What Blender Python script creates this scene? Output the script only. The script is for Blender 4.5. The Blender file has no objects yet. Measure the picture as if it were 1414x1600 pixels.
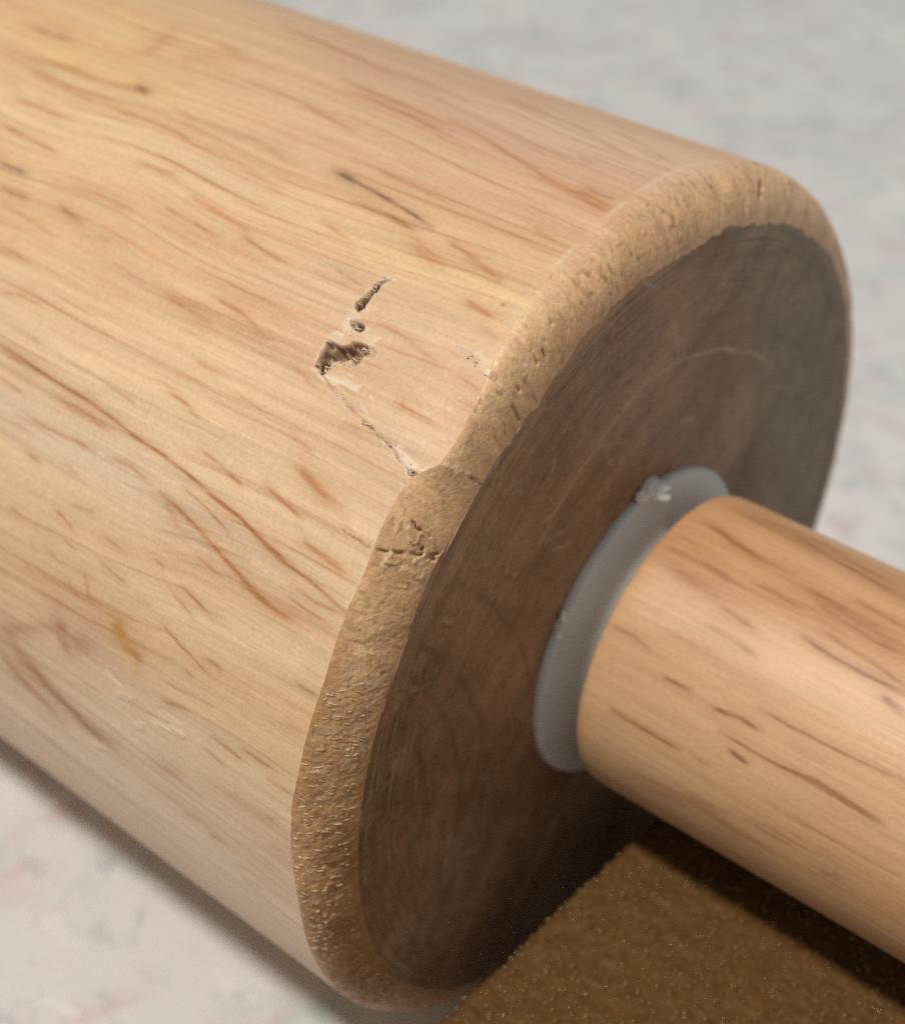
import bpy, math
import numpy as np

# ------------------------------------------------------------------ scale, camera, light
S = 0.028                                   # barrel radius in metres; all shapes below are in barrel radii
sc = bpy.context.scene
FPX, PW, PH = 2419.15, 1414.0, 1600.0       # focal length in photograph pixels
CAM = np.array([1.29118, -2.24046, 2.24046])            # from the middle of the barrel's end, axis along +x
M = np.array([[0.7689864, 0.63903344, 0.01720995],       # rows: image right, image down, forward
              [0.39887877, -0.45860848, -0.79408689],
              [-0.49955545, 0.6175067, -0.60756056]])
cd = bpy.data.cameras.new('camera')
cam = bpy.data.objects.new('camera', cd)
sc.collection.objects.link(cam)
sc.camera = cam
cd.sensor_fit = 'HORIZONTAL'
cd.sensor_width = 36.0
cd.lens = FPX / PW * 36.0
cd.clip_start, cd.clip_end = 0.002, 50.0
from mathutils import Matrix
cam.matrix_world = Matrix(((M[0, 0], -M[1, 0], -M[2, 0], CAM[0] * S),
                           (M[0, 1], -M[1, 1], -M[2, 1], CAM[1] * S),
                           (M[0, 2], -M[1, 2], -M[2, 2], (CAM[2] + 1) * S),
                           (0, 0, 0, 1)))
cd.dof.use_dof = True
cd.dof.focus_distance = 2.62 * S
cd.dof.aperture_fstop = 46.0

w = bpy.data.worlds.new('World')
sc.world = w
w.use_nodes = True
w.node_tree.nodes['Background'].inputs['Color'].default_value = (0.965, 0.985, 1.0, 1)
w.node_tree.nodes['Background'].inputs['Strength'].default_value = 0.265


def lamp(name, loc, target, size, power, color):
    ld = bpy.data.lights.new(name, 'AREA')
    ld.shape = 'DISK'
    ld.size = size
    ld.energy = power
    ld.color = color
    o = bpy.data.objects.new(name, ld)
    sc.collection.objects.link(o)
    d = np.array(target) - np.array(loc)
    from mathutils import Vector
    o.location = loc
    o.rotation_euler = Vector(d).to_track_quat('-Z', 'Y').to_euler()
    return o


lamp('room_lamp', (-0.128, -0.485, 1.235), (-0.02, 0, 0.02), 0.12, 14.6, (1.0, 0.955, 0.89))

sc.view_settings.view_transform = 'Standard'
sc.view_settings.look = 'None'
sc.view_settings.gamma = 1.0
sc.view_settings.exposure = 0.0
sc.render.engine = 'CYCLES'
sc.cycles.use_denoising = False

# ------------------------------------------------------------------ helpers
rng = np.random.default_rng(7)


def sstep(a, b, x):
    t = np.clip((x - a) / (b - a), 0, 1)
    return t * t * (3 - 2 * t)


def _h(ix, iy, iz, seed):
    n = (ix * 374761393 + iy * 668265263 + iz * 2147483647 + seed * 974634777) & 0xFFFFFFFF
    n = ((n ^ (n >> 13)) * 1274126177) & 0xFFFFFFFF
    n = ((n ^ (n >> 16)) * 2246822519) & 0xFFFFFFFF
    return ((n ^ (n >> 15)) & 0xFFFFFF).astype(np.float64) / 0xFFFFFF


def noise2(x, y, seed=0):
    """value noise, -1..1"""
    x = np.asarray(x, float); y = np.asarray(y, float)
    ix = np.floor(x).astype(np.int64); iy = np.floor(y).astype(np.int64)
    fx = x - ix; fy = y - iy
    fx = fx * fx * (3 - 2 * fx); fy = fy * fy * (3 - 2 * fy)
    z = np.zeros_like(ix)
    a = _h(ix, iy, z, seed); b = _h(ix + 1, iy, z, seed)
    c = _h(ix, iy + 1, z, seed); d = _h(ix + 1, iy + 1, z, seed)
    return 2 * ((a * (1 - fx) + b * fx) * (1 - fy) + (c * (1 - fx) + d * fx) * fy) - 1


def fbm(x, y, seed=0, octaves=4):
    r = 0; a = 1; t = 0
    for o in range(octaves):
        r = r + a * noise2(x * 2 ** o + 17.3 * o, y * 2 ** o + 5.1 * o, seed + o)
        t += a; a *= 0.5
    return r / t


def ray(px, py):
    px = np.asarray(px, float); py = np.asarray(py, float)
    d = np.stack([(px - PW / 2) / FPX, (py - PH / 2) / FPX, np.ones_like(px)], -1)
    return d @ M


def on_cyl(pts, r):
    """photo pixels -> (x, angle, depth, facing) on a cylinder round the pin's axis"""
    pts = np.asarray(pts, float)
    d = ray(pts[:, 0], pts[:, 1])
    a = d[:, 1] ** 2 + d[:, 2] ** 2
    b = CAM[1] * d[:, 1] + CAM[2] * d[:, 2]
    c = CAM[1] ** 2 + CAM[2] ** 2 - r * r
    k = (-b - np.sqrt(np.maximum(0, b * b - a * c))) / a
    P = CAM + k[:, None] * d
    n = P * np.array([0, 1, 1]) / r
    v = -d / np.linalg.norm(d, axis=1)[:, None]
    return P[:, 0], np.arctan2(-P[:, 1], P[:, 2]), k, np.abs((n * v).sum(1))


def on_face(pts, x=0.0):
    pts = np.asarray(pts, float)
    d = ray(pts[:, 0], pts[:, 1])
    k = (x - CAM[0]) / d[:, 0]
    P = CAM + k[:, None] * d
    return P[:, 1], P[:, 2], k


def seg_dist(X, Y, xs, ys, wob=0.0):
    """distance to a polyline, and position 0..1 along it"""
    best = np.full(X.shape, 1e9); pos = np.zeros(X.shape)
    L = np.concatenate([[0], np.cumsum(np.hypot(np.diff(xs), np.diff(ys)))])
    for i in range(len(xs) - 1):
        dx, dy = xs[i + 1] - xs[i], ys[i + 1] - ys[i]
        q = dx * dx + dy * dy + 1e-12
        t = np.clip(((X - xs[i]) * dx + (Y - ys[i]) * dy) / q, 0, 1)
        d = np.hypot(X - xs[i] - t * dx, Y - ys[i] - t * dy)
        m = d < best
        best = np.where(m, d, best)
        pos = np.where(m, (L[i] + t * math.sqrt(q)) / (L[-1] + 1e-9), pos)
    return best, pos


def link(o, parent=None):
    sc.collection.objects.link(o)
    if parent is not None:
        o.parent = parent
    return o


def mesh_obj(name, verts, faces, mat, parent=None, col=None, extra=None, smooth=True):
    me = bpy.data.meshes.new(name)
    verts = np.asarray(verts, np.float32) * S
    faces = np.asarray(faces, np.int32)
    n, k = faces.shape
    me.vertices.add(len(verts)); me.vertices.foreach_set('co', verts.ravel())
    me.loops.add(n * k); me.loops.foreach_set('vertex_index', faces.ravel())
    me.polygons.add(n)
    me.polygons.foreach_set('loop_start', np.arange(0, n * k, k, dtype=np.int32))
    me.polygons.foreach_set('loop_total', np.full(n, k, np.int32))
    if smooth:
        me.polygons.foreach_set('use_smooth', np.ones(n, bool))
    me.update(calc_edges=True)
    if col is not None:
        a = me.color_attributes.new('Col', 'FLOAT_COLOR', 'POINT')
        c = np.ones((len(verts), 4), np.float32); c[:, :3] = np.clip(col, 0, 1)
        a.data.foreach_set('color', c.ravel())
    for key, val in (extra or {}).items():
        a = me.attributes.new(key, 'FLOAT', 'POINT')
        a.data.foreach_set('value', np.asarray(val, np.float32).ravel())
    me.materials.append(mat)
    return link(bpy.data.objects.new(name, me), parent)


def grid_faces(nu, nv, wrap=False):
    """nu rows, nv columns; wrap joins last column to the first"""
    i = np.arange(nu - 1)[:, None]
    j = np.arange(nv if wrap else nv - 1)[None, :]
    jn = (j + 1) % nv
    return np.stack([i * nv + j, i * nv + jn, (i + 1) * nv + jn, (i + 1) * nv + j], -1).reshape(-1, 4)


def revolve(profile, nth, offset=(0, 0, 0)):
    """profile [(x, r)] round the x axis"""
    pr = np.array(profile); th = np.linspace(0, 2 * np.pi, nth, endpoint=False)
    X = np.repeat(pr[:, 0][:, None], nth, 1)
    Y = -pr[:, 1][:, None] * np.sin(th); Z = pr[:, 1][:, None] * np.cos(th)
    return np.stack([X + offset[0], Y + offset[1], Z + 1 + offset[2]], -1).reshape(-1, 3), grid_faces(len(pr), nth, True)


# ------------------------------------------------------------------ materials
def nodes_of(name):
    m = bpy.data.materials.new(name); m.use_nodes = True
    nt = m.node_tree
    return m, nt, nt.nodes['Principled BSDF']


def N(nt, kind, **kw):
    n = nt.nodes.new(kind)
    for k, v in kw.items():
        if k in n.inputs.keys():
            n.inputs[k].default_value = v
        else:
            setattr(n, k, v)
    return n


def wood_material(name, rough, fib, bump_d, coat=0.0, fine=(60, 900, 900), sand=0.0, spec=0.5, coat_rough=0.25, bscale=None, polar=False, micro=0.06):
    m, nt, b = nodes_of(name)
    L = nt.links.new
    tc = N(nt, 'ShaderNodeTexCoord')
    mp = N(nt, 'ShaderNodeMapping'); mp.inputs['Scale'].default_value = fine
    if polar:                                   # rings round the pin's axis: lathe and saw marks
        sp = N(nt, 'ShaderNodeSeparateXYZ'); L(tc.outputs['Object'], sp.inputs[0])
        zz = N(nt, 'ShaderNodeMath', operation='SUBTRACT'); L(sp.outputs['Z'], zz.inputs[0]); zz.inputs[1].default_value = S
        y2 = N(nt, 'ShaderNodeMath', operation='MULTIPLY'); L(sp.outputs['Y'], y2.inputs[0]); L(sp.outputs['Y'], y2.inputs[1])
        r2 = N(nt, 'ShaderNodeMath', operation='MULTIPLY_ADD'); L(zz.outputs[0], r2.inputs[0]); L(zz.outputs[0], r2.inputs[1]); L(y2.outputs[0], r2.inputs[2])
        rr_ = N(nt, 'ShaderNodeMath', operation='SQRT'); L(r2.outputs[0], rr_.inputs[0])
        at = N(nt, 'ShaderNodeMath', operation='ARCTAN2'); L(sp.outputs['Y'], at.inputs[0]); L(zz.outputs[0], at.inputs[1])
        cb = N(nt, 'ShaderNodeCombineXYZ'); L(rr_.outputs[0], cb.inputs[0]); L(at.outputs[0], cb.inputs[1])
        L(cb.outputs[0], mp.inputs['Vector'])
    else:
        L(tc.outputs['Object'], mp.inputs['Vector'])
    n1 = N(nt, 'ShaderNodeTexNoise', Scale=1.0, Detail=4.0, Roughness=0.62)
    L(mp.outputs['Vector'], n1.inputs['Vector'])
    col = N(nt, 'ShaderNodeAttribute', attribute_name='Col')
    mr = N(nt, 'ShaderNodeMapRange'); mr.inputs['From Min'].default_value = 0.25; mr.inputs['From Max'].default_value = 0.75
    mr.inputs['To Min'].default_value = 1 - fib; mr.inputs['To Max'].default_value = 1 + fib
    L(n1.outputs['Fac'], mr.inputs['Value'])
    n3 = N(nt, 'ShaderNodeTexNoise', Scale=4500.0, Detail=3.0, Roughness=0.7)
    L(tc.outputs['Object'], n3.inputs['Vector'])
    mr3 = N(nt, 'ShaderNodeMapRange'); mr3.inputs['From Min'].default_value = 0.25; mr3.inputs['From Max'].default_value = 0.75
    mr3.inputs['To Min'].default_value = 1 - micro; mr3.inputs['To Max'].default_value = 1 + micro
    L(n3.outputs['Fac'], mr3.inputs['Value'])
    mu = N(nt, 'ShaderNodeMath', operation='MULTIPLY'); L(mr.outputs[0], mu.inputs[0]); L(mr3.outputs[0], mu.inputs[1])
    vm = N(nt, 'ShaderNodeVectorMath', operation='SCALE')
    L(col.outputs['Color'], vm.inputs[0]); L(mu.outputs[0], vm.inputs['Scale'])
    L(vm.outputs[0], b.inputs['Base Color'])
    rr = N(nt, 'ShaderNodeMapRange'); rr.inputs['To Min'].default_value = rough - 0.1; rr.inputs['To Max'].default_value = rough + 0.1
    L(n3.outputs['Fac'], rr.inputs['Value']); L(rr.outputs[0], b.inputs['Roughness'])
    b.inputs['Specular IOR Level'].default_value = spec
    b.inputs['Coat Weight'].default_value = coat
    b.inputs['Coat Roughness'].default_value = coat_rough
    bu = N(nt, 'ShaderNodeBump', Strength=1.0, Distance=bump_d)
    ad = N(nt, 'ShaderNodeMath', operation='ADD')
    L(n1.outputs['Fac'], ad.inputs[0])
    if bscale:
        n4 = N(nt, 'ShaderNodeTexNoise', Scale=bscale, Detail=4.0, Roughness=0.65)
        L(tc.outputs['Object'], n4.inputs['Vector']); L(n4.outputs['Fac'], ad.inputs[1])
    else:
        n4 = N(nt, 'ShaderNodeMath', operation='MULTIPLY'); n4.inputs[1].default_value = 0.5
        L(n3.outputs['Fac'], n4.inputs[0]); L(n4.outputs[0], ad.inputs[1])
    L(ad.outputs[0], bu.inputs['Height']); L(bu.outputs[0], b.inputs['Normal'])
    return m


mat_barrel = wood_material('barrel_wood', 0.42, 0.11, 0.00005, fine=(110, 2600, 2600), spec=0.45, micro=0.09)
mat_rim = wood_material('rim_end_grain', 0.42, 0.16, 0.000045, fine=(900, 2600, 2600), spec=0.45, bscale=4200.0, micro=0.16)
mat_face = wood_material('face_end_grain', 0.5, 0.10, 0.00005, fine=(2600, 9, 1), spec=0.4, polar=True, micro=0.2)
mat_handle = wood_material('varnished_wood', 0.46, 0.10, 0.000035, coat=0.15, coat_rough=0.45, spec=0.4, fine=(150, 3000, 3000), micro=0.11)


def table_material():
    m, nt, b = nodes_of('mottled_laminate')
    L = nt.links.new
    tc = N(nt, 'ShaderNodeTexCoord')
    cur = None
    base = (0.615, 0.60, 0.585, 1)
    layers = [(48, 0.48, 0.66, (0.555, 0.53, 0.53, 1), 0.0), (40, 0.53, 0.66, (0.66, 0.645, 0.625, 1), 3.1),
              (140, 0.52, 0.70, (0.49, 0.53, 0.51, 1), 7.7), (150, 0.54, 0.72, (0.57, 0.475, 0.475, 1), 12.4),
              (230, 0.55, 0.74, (0.44, 0.46, 0.46, 1), 21.0), (210, 0.56, 0.72, (0.68, 0.66, 0.64, 1), 31.0)]
    prev = None
    for sca, lo, hi, colr, off in layers:
        mp = N(nt, 'ShaderNodeMapping'); mp.inputs['Location'].default_value = (off, off * 0.7, 0)
        L(tc.outputs['Object'], mp.inputs['Vector'])
        n = N(nt, 'ShaderNodeTexNoise', Scale=float(sca), Detail=4.0, Roughness=0.55, Distortion=0.6)
        L(mp.outputs['Vector'], n.inputs['Vector'])
        mr = N(nt, 'ShaderNodeMapRange', interpolation_type='SMOOTHSTEP')
        mr.inputs['From Min'].default_value = lo; mr.inputs['From Max'].default_value = hi
        L(n.outputs['Fac'], mr.inputs['Value'])
        mx = N(nt, 'ShaderNodeMix', data_type='RGBA')
        L(mr.outputs[0], mx.inputs['Factor'])
        if prev is None:
            mx.inputs[6].default_value = base
        else:
            L(prev, mx.inputs[6])
        mx.inputs[7].default_value = colr
        prev = mx.outputs[2]
    L(prev, b.inputs['Base Color'])
    b.inputs['Roughness'].default_value = 0.45
    b.inputs['Specular IOR Level'].default_value = 0.35
    n = N(nt, 'ShaderNodeTexNoise', Scale=900.0, Detail=2.0)
    L(tc.outputs['Object'], n.inputs['Vector'])
    bu = N(nt, 'ShaderNodeBump', Strength=0.25, Distance=0.0001)
    L(n.outputs['Fac'], bu.inputs['Height']); L(bu.outputs[0], b.inputs['Normal'])
    return m


mat_table = table_material()


def plain(name, color, rough, spec=0.5, sss=0.0, noise=None, amp=0.1, trans=0.0):
    m, nt, b = nodes_of(name)
    L = nt.links.new
    b.inputs['Base Color'].default_value = (*color, 1)
    b.inputs['Roughness'].default_value = rough
    b.inputs['Specular IOR Level'].default_value = spec
    if sss:
        b.inputs['Subsurface Weight'].default_value = sss
        b.inputs['Subsurface Radius'].default_value = (1, 1, 1)
        b.inputs['Subsurface Scale'].default_value = 0.0012
    if trans:
        b.inputs['Transmission Weight'].default_value = trans
    if noise:
        tc = N(nt, 'ShaderNodeTexCoord')
        n = N(nt, 'ShaderNodeTexNoise', Scale=float(noise), Detail=4.0)
        L(tc.outputs['Object'], n.inputs['Vector'])
        mr = N(nt, 'ShaderNodeMapRange'); mr.inputs['From Min'].default_value = 0.3; mr.inputs['From Max'].default_value = 0.7
        mr.inputs['To Min'].default_value = 1 - amp; mr.inputs['To Max'].default_value = 1 + amp
        L(n.outputs['Fac'], mr.inputs['Value'])
        vm = N(nt, 'ShaderNodeVectorMath', operation='SCALE'); vm.inputs[0].default_value = color
        L(mr.outputs[0], vm.inputs['Scale']); L(vm.outputs[0], b.inputs['Base Color'])
        bu = N(nt, 'ShaderNodeBump', Strength=0.4, Distance=0.00005)
        L(n.outputs['Fac'], bu.inputs['Height']); L(bu.outputs[0], b.inputs['Normal'])
    return m


mat_plastic = plain('grey_nylon', (0.65, 0.65, 0.62), 0.42, 0.4, noise=500, amp=0.05)
mat_burr = plain('plastic_burr', (0.88, 0.85, 0.80), 0.5, 0.4, sss=0.3, noise=1500, amp=0.08)
mat_coat = plain('brown_abrasive_binder', (0.114, 0.0535, 0.0145), 0.6, 0.2, noise=900, amp=0.18)
mat_grit = plain('amber_grit', (0.19, 0.105, 0.032), 0.16, 0.6, noise=3000, amp=0.3)
mat_foam = plain('foam_core', (0.30, 0.22, 0.12), 0.9, 0.2, noise=900, amp=0.3)

# ------------------------------------------------------------------ table
TS = 0.9 / S
table_z = 0.0
tv, tf = [], []
hx0, hx1, hy0, hy1, th_ = -22.0, 18.0, -13.0, 22.0, 1.2
bev = 0.12
rings = [(0.0, bev), (-bev * 0.3, bev * 0.3), (-bev, 0.0), (-th_, 0.0)]
tv = []
for dz, ins in rings:
    tv += [(hx0 + ins, hy0 + ins, dz), (hx1 - ins, hy0 + ins, dz), (hx1 - ins, hy1 - ins, dz), (hx0 + ins, hy1 - ins, dz)]
tf = [(0, 1, 2, 3)] + [tuple(reversed((12, 13, 14, 15)))]
for k in range(3):
    for j in range(4):
        a, b_ = k * 4 + j, k * 4 + (j + 1) % 4
        tf.append((a, a + 4, b_ + 4, b_))
table = mesh_obj('table_top', tv, tf, mat_table, smooth=False)
table['kind'] = 'structure'
table['label'] = 'off-white laminate table top with soft grey, pink and green mottling'

# ------------------------------------------------------------------ rolling pin
pin = bpy.data.objects.new('rolling_pin', None)
link(pin)
pin['label'] = 'pale wooden rolling pin with cracked, worn end lying on the mottled table'
pin['category'] = 'rolling pin'

# columns round the barrel: close together where the camera looks, wide apart elsewhere
tc_ = math.radians(45)
dense = np.linspace(tc_ - 1.50, tc_ + 1.50, 1300)
sparse = np.linspace(tc_ + 1.50, tc_ - 1.50 + 2 * np.pi, 161)[1:-1]
TH = np.concatenate([dense, sparse])
TH_rel = (TH - tc_ + np.pi) % (2 * np.pi) - np.pi + tc_       # -135..225 deg
NT = len(TH)
TDEG = np.degrees(TH_rel)

# where the rounded rim starts on the barrel (x) and where it meets the flat end (radius), by angle
xb = np.interp(TDEG, [-135, -60, -4, 6, 13, 22, 26, 29, 32, 38, 40.5, 43, 48, 54, 57, 64, 72, 80, 86, 93, 104, 160, 225],
               [-.075, -.085, -.084, -.076, -.070, -.068, -.058, -.046, -.036, -.026, -.030, -.060, -.068, -.060, -.064, -.061, -.067, -.071, -.066, -.057, -.056, -.07, -.075])
rb = 1 - 0.008 * sstep(27, 37, TDEG) * (1 - sstep(39.5, 43, TDEG)) - 0.0
xb = xb + 0.002 * noise2(TDEG * 0.2, 0 * TDEG, 3) + 0.0006 * noise2(TDEG * 1.7, 0 * TDEG, 4)
re = np.interp(TDEG, [-135, -47, -33, -22, -8, -2, 4, 20, 28, 37, 45, 50, 59, 86, 102, 118, 225],
               [.905, .912, .900, .893, .892, .888, .896, .898, .882, .889, .891, .900, .893, .896, .900, .912, .905])
jag = sstep(50, 20, TDEG)
re = re + 0.0022 * noise2(TDEG * 1.3, 0 * TDEG, 8) * (0.6 + jag) + 0.0035 * jag * noise2(TDEG * 0.45, 0 * TDEG, 9)
re = re - 0.008 * np.exp(-((TDEG - 28.5) / 0.9) ** 2) + 0.006 * np.exp(-((TDEG - 26.6) / 0.8) ** 2) - 0.006 * np.exp(-((TDEG + 3) / 2.2) ** 2) + 0.005 * np.exp(-((TDEG + 12) / 2.0) ** 2)

# rows along the barrel: d is the distance back from the rim
NR = 480
u = np.linspace(0, 1, NR)
d_near = -(0.35 * u + 1.75 * u ** 1.6)
d_rows = np.concatenate([d_near, [-2.3, -2.7, -3.3, -4.2, -5.5, -7, -8.2, -8.75, -8.87, -8.93, -8.955]])
r_far = np.concatenate([np.ones(NR), [1, 1, 1, 1, 1, 1, 1, 1, .985, .95, .90]])
D = np.repeat(d_rows[:, None], NT, 1)
T = np.repeat(TH_rel[None, :], len(d_rows), 0)
TD = np.degrees(T)
X = -0.066 + (xb[None, :] + 0.066) * np.exp(D / 0.25) + D
RAD = r_far[:, None] - (1 - rb[None, :]) * np.exp(-(D / 0.07) ** 2)
SH = X.shape
nx = NR


def px_of(origin, scale, pts):
    return [(origin[0] + a * scale, origin[1] + b * scale) for a, b in pts]


Z6 = ((0, 0), 0.495); Z7 = ((0, 500), 0.4375); Z8 = ((0, 1000), 0.4243); Z1 = ((400, 380), 0.3536)
Z2 = ((800, 700), 0.4342); Z3 = ((680, 1200), 0.519); Z4 = ((400, 880), 0.45); Z5 = ((900, 150), 0.4374)

# vessel lines of the wood: polyline, width, strength, tone (0 orange-brown, 1 dark grey-brown)
STREAKS = []


def st(z, pts, wd, k, tone=0.25):
    STREAKS.append((px_of(z[0], z[1], pts), wd * z[1], k, tone))


for a in [([(100, 80), (160, 105), (230, 130)], 13, .5, .5), ([(0, 140), (90, 185), (230, 215), (330, 260), (470, 290)], 18, .4, .2),
          ([(430, 270), (470, 290)], 13, .6, .7), ([(110, 235), (250, 300), (370, 345), (520, 400), (640, 460), (760, 520), (880, 600)], 12, .5, .2),
          ([(530, 330), (680, 400), (800, 440), (930, 520)], 10, .4, .2), ([(0, 240), (60, 270)], 8, .4, .2), ([(40, 310), (220, 375)], 9, .4, .2),
          ([(0, 395), (100, 440), (180, 475)], 8, .5, .3), ([(0, 510), (80, 545)], 9, .7, .8), ([(0, 590), (90, 630)], 9, .6, .5),
          ([(190, 650), (260, 700)], 11, .55, .4), ([(0, 640), (90, 690), (170, 745)], 8, .4, .2), ([(0, 770), (90, 825)], 9, .4, .3),
          ([(440, 510), (560, 555)], 9, .4, .1), ([(520, 655), (620, 710), (690, 750)], 9, .5, .2), ([(600, 620), (720, 690), (800, 740)], 13, .4, 0),
          ([(770, 745), (850, 800), (900, 825)], 9, .55, .2), ([(520, 935), (600, 980), (660, 1020)], 11, .6, .2), ([(680, 940), (780, 1000), (830, 1050)], 13, .5, .2),
          ([(1065, 540), (1110, 565), (1200, 615), (1290, 670), (1360, 715)], 8, .8, .8), ([(1075, 545), (1115, 568)], 10, .8, 1),
          ([(1110, 640), (1200, 670), (1300, 720)], 15, .6, .3), ([(1230, 685), (1300, 720)], 8, .7, .6),
          ([(1300, 740), (1400, 840)], 9, .45, .1), ([(900, 80), (1050, 150), (1200, 215), (1414, 285)], 10, .5, .5), ([(1080, 250), (1250, 320), (1414, 390)], 8, .55, .6),
          ([(1120, 290), (1290, 360), (1414, 425)], 10, .5, .3), ([(970, 335), (1110, 410)], 9, .4, .3), ([(680, 220), (850, 280), (980, 330)], 8, .3, .4),
          ([(1200, 540), (1330, 600), (1414, 640)], 8, .35, .2), ([(360, 645), (410, 660)], 8, .3, .1), ([(1065, 850), (1140, 900)], 7, .4, .3),
          ([(1020, 700), (1110, 765)], 9, .35, .1), ([(0, 920), (60, 930), (130, 965)], 8, .35, .4), ([(440, 170), (490, 150), (540, 105)], 26, .32, .2),
          ([(560, 185), (640, 180), (690, 200)], 24, .25, .1), ([(240, 590), (300, 610), (390, 655)], 10, .3, .1), ([(490, 690), (600, 760), (720, 800)], 18, .22, 0),
          ([(250, 740), (350, 760)], 12, .2, .6), ([(300, 860), (420, 950)], 30, .15, 0), ([(700, 140), (780, 190)], 16, .3, .3)]:
    st(Z6, *a)
for a in [([(0, 90), (90, 150), (200, 220), (330, 300), (450, 390), (560, 470), (660, 540), (760, 630), (860, 710), (940, 790), (1040, 880), (1130, 950), (1240, 1045)], 10, .95, .4),
          ([(0, 100), (80, 150), (130, 185)], 12, .5, .5), ([(200, 285), (300, 335), (400, 385)], 18, .5, .1), ([(0, 200), (80, 260)], 8, .4, .3),
          ([(100, 345), (170, 385), (270, 430), (340, 470)], 13, .5, .25), ([(380, 490), (470, 530), (540, 590)], 12, .4, .25),
          ([(570, 620), (630, 670), (720, 760), (830, 880), (930, 990), (1020, 1060)], 13, .75, .25), ([(590, 650), (640, 740)], 18, .35, .3),
          ([(650, 590), (720, 660), (820, 760)], 8, .5, .3), ([(700, 840), (790, 915)], 10, .45, .2), ([(860, 940), (960, 1030), (1040, 1080)], 14, .55, .2),
          ([(930, 790), (1030, 880)], 13, .6, .3), ([(1040, 950), (1120, 1010), (1210, 1050)], 13, .5, .2), ([(1030, 990), (1160, 1080)], 9, .45, .1),
          ([(100, 475), (145, 505)], 9, .5, .2), ([(230, 515), (280, 555)], 9, .35, .2), ([(40, 675), (90, 715)], 9, .4, .2), ([(200, 680), (260, 740)], 9, .5, .3),
          ([(260, 655), (340, 690)], 9, .4, .2), ([(370, 770), (450, 830)], 9, .45, .2), ([(360, 865), (450, 940)], 8, .55, .25), ([(230, 780), (270, 820)], 8, .4, .2),
          ([(160, 800), (210, 860)], 8, .35, .2), ([(110, 800), (130, 830)], 8, .35, .2), ([(90, 880), (120, 905)], 8, .4, .2), ([(390, 235), (480, 295)], 9, .5, .1), ([(600, 255), (650, 290), (710, 350)], 11, .5, .1),
          ([(700, 150), (790, 200)], 13, .35, .1), ([(710, 455), (800, 530), (870, 600)], 9, .4, .1), ([(820, 550), (860, 590)], 9, .45, .2), ([(960, 600), (1070, 700)], 8, .5, .05),
          ([(1060, 530), (1150, 610), (1220, 670)], 18, .45, .0), ([(1100, 570), (1140, 605)], 14, .4, .1), ([(1090, 795), (1220, 890)], 9, .5, .05), ([(550, 855), (580, 880)], 9, .4, .1),
          ([(600, 960), (690, 1060)], 8, .4, .2), ([(650, 950), (760, 1070)], 8, .6, .25), ([(580, 1090), (660, 1180), (740, 1260)], 8, .6, .3), ([(740, 1210), (790, 1250)], 11, .5, .25),
          ([(660, 1250), (690, 1280)], 9, .5, .3), ([(760, 1490), (870, 1575)], 8, .65, .3), ([(870, 1535), (970, 1600)], 9, .6, .3), ([(730, 1530), (800, 1590)], 8, .45, .2),
          ([(1060, 1300), (1130, 1340)], 8, .65, .3), ([(1080, 1240), (1150, 1280)], 9, .4, .2), ([(1020, 1440), (1090, 1480)], 9, .4, .2), ([(240, 935), (280, 980)], 8, .45, .3),
          ([(300, 900), (320, 990), (360, 1020)], 9, .45, .25), ([(490, 1000), (540, 1020)], 11, .5, .4), ([(850, 270), (940, 330)], 10, .3, .0), ([(1040, 400), (1110, 460)], 12, .3, 0),
          ([(40, 1140), (80, 1210), (130, 1260), (200, 1340), (300, 1440), (400, 1520)], 24, .85, .45), ([(90, 1215), (130, 1250)], 13, .5, .6), ([(0, 1110), (100, 1105), (200, 1100)], 22, .5, .35), ([(0, 1170), (40, 1240), (120, 1330), (220, 1430)], 18, .6, .3),
          ([(205, 1060), (240, 1160), (330, 1150)], 40, .65, .6), ([(410, 1080), (440, 1140)], 34, .95, -.4), ([(440, 1150), (490, 1200), (490, 1240)], 30, .75, -.4),
          ([(580, 1360), (660, 1390)], 9, .45, .3), ([(290, 1290), (360, 1330)], 9, .25, .3), ([(50, 30), (150, 80)], 10, .35, .1), ([(20, 570), (160, 640)], 8, .2, .2), ([(300, 250), (350, 270)], 9, .3, .1)]:
    st(Z7, *a)
for a in [([(990, 520), (1080, 575)], 8, .65, .3), ([(680, 640), (730, 665)], 9, .35, .3), ([(770, 710), (820, 745)], 9, .45, .3), ([(980, 650), (1010, 665)], 8, .4, .3),
          ([(500, 440), (640, 500), (900, 610), (1070, 720)], 45, .16, .4), ([(1000, 760), (1060, 790)], 8, .3, .3), ([(600, 470), (660, 500)], 12, .4, .3), ([(820, 800), (1010, 900)], 7, .2, .3), ([(540, 620), (760, 760)], 7, .2, .2), ([(900, 880), (1060, 960)], 6, .2, .2)]:
    st(Z8, *a)
for a in [([(540, 340), (640, 410), (720, 470), (800, 530)], 15, .35, 0), ([(620, 700), (700, 750), (800, 810)], 20, .5, 0), ([(930, 255), (1050, 325)], 20, .5, .05), ([(870, 0), (960, 80), (1080, 160)], 18, .4, 0),
          ([(690, 10), (800, 90)], 22, .35, 0), ([(190, 990), (270, 1080), (330, 1150)], 34, .5, 0), ([(40, 1070), (200, 1210)], 13, .45, .05), ([(200, 1310), (290, 1370), (390, 1450)], 16, .5, .05),
          ([(110, 820), (260, 930)], 16, .3, 0), ([(900, 590), (990, 650)], 16, .35, .1), ([(160, 540), (260, 640)], 13, .35, 0), ([(1000, 380), (1080, 430)], 14, .25, .1), ([(830, 860), (900, 900)], 14, .3, 0), ([(390, 1230), (500, 1340)], 10, .25, .2)]:
    st(Z1, *a)
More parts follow.
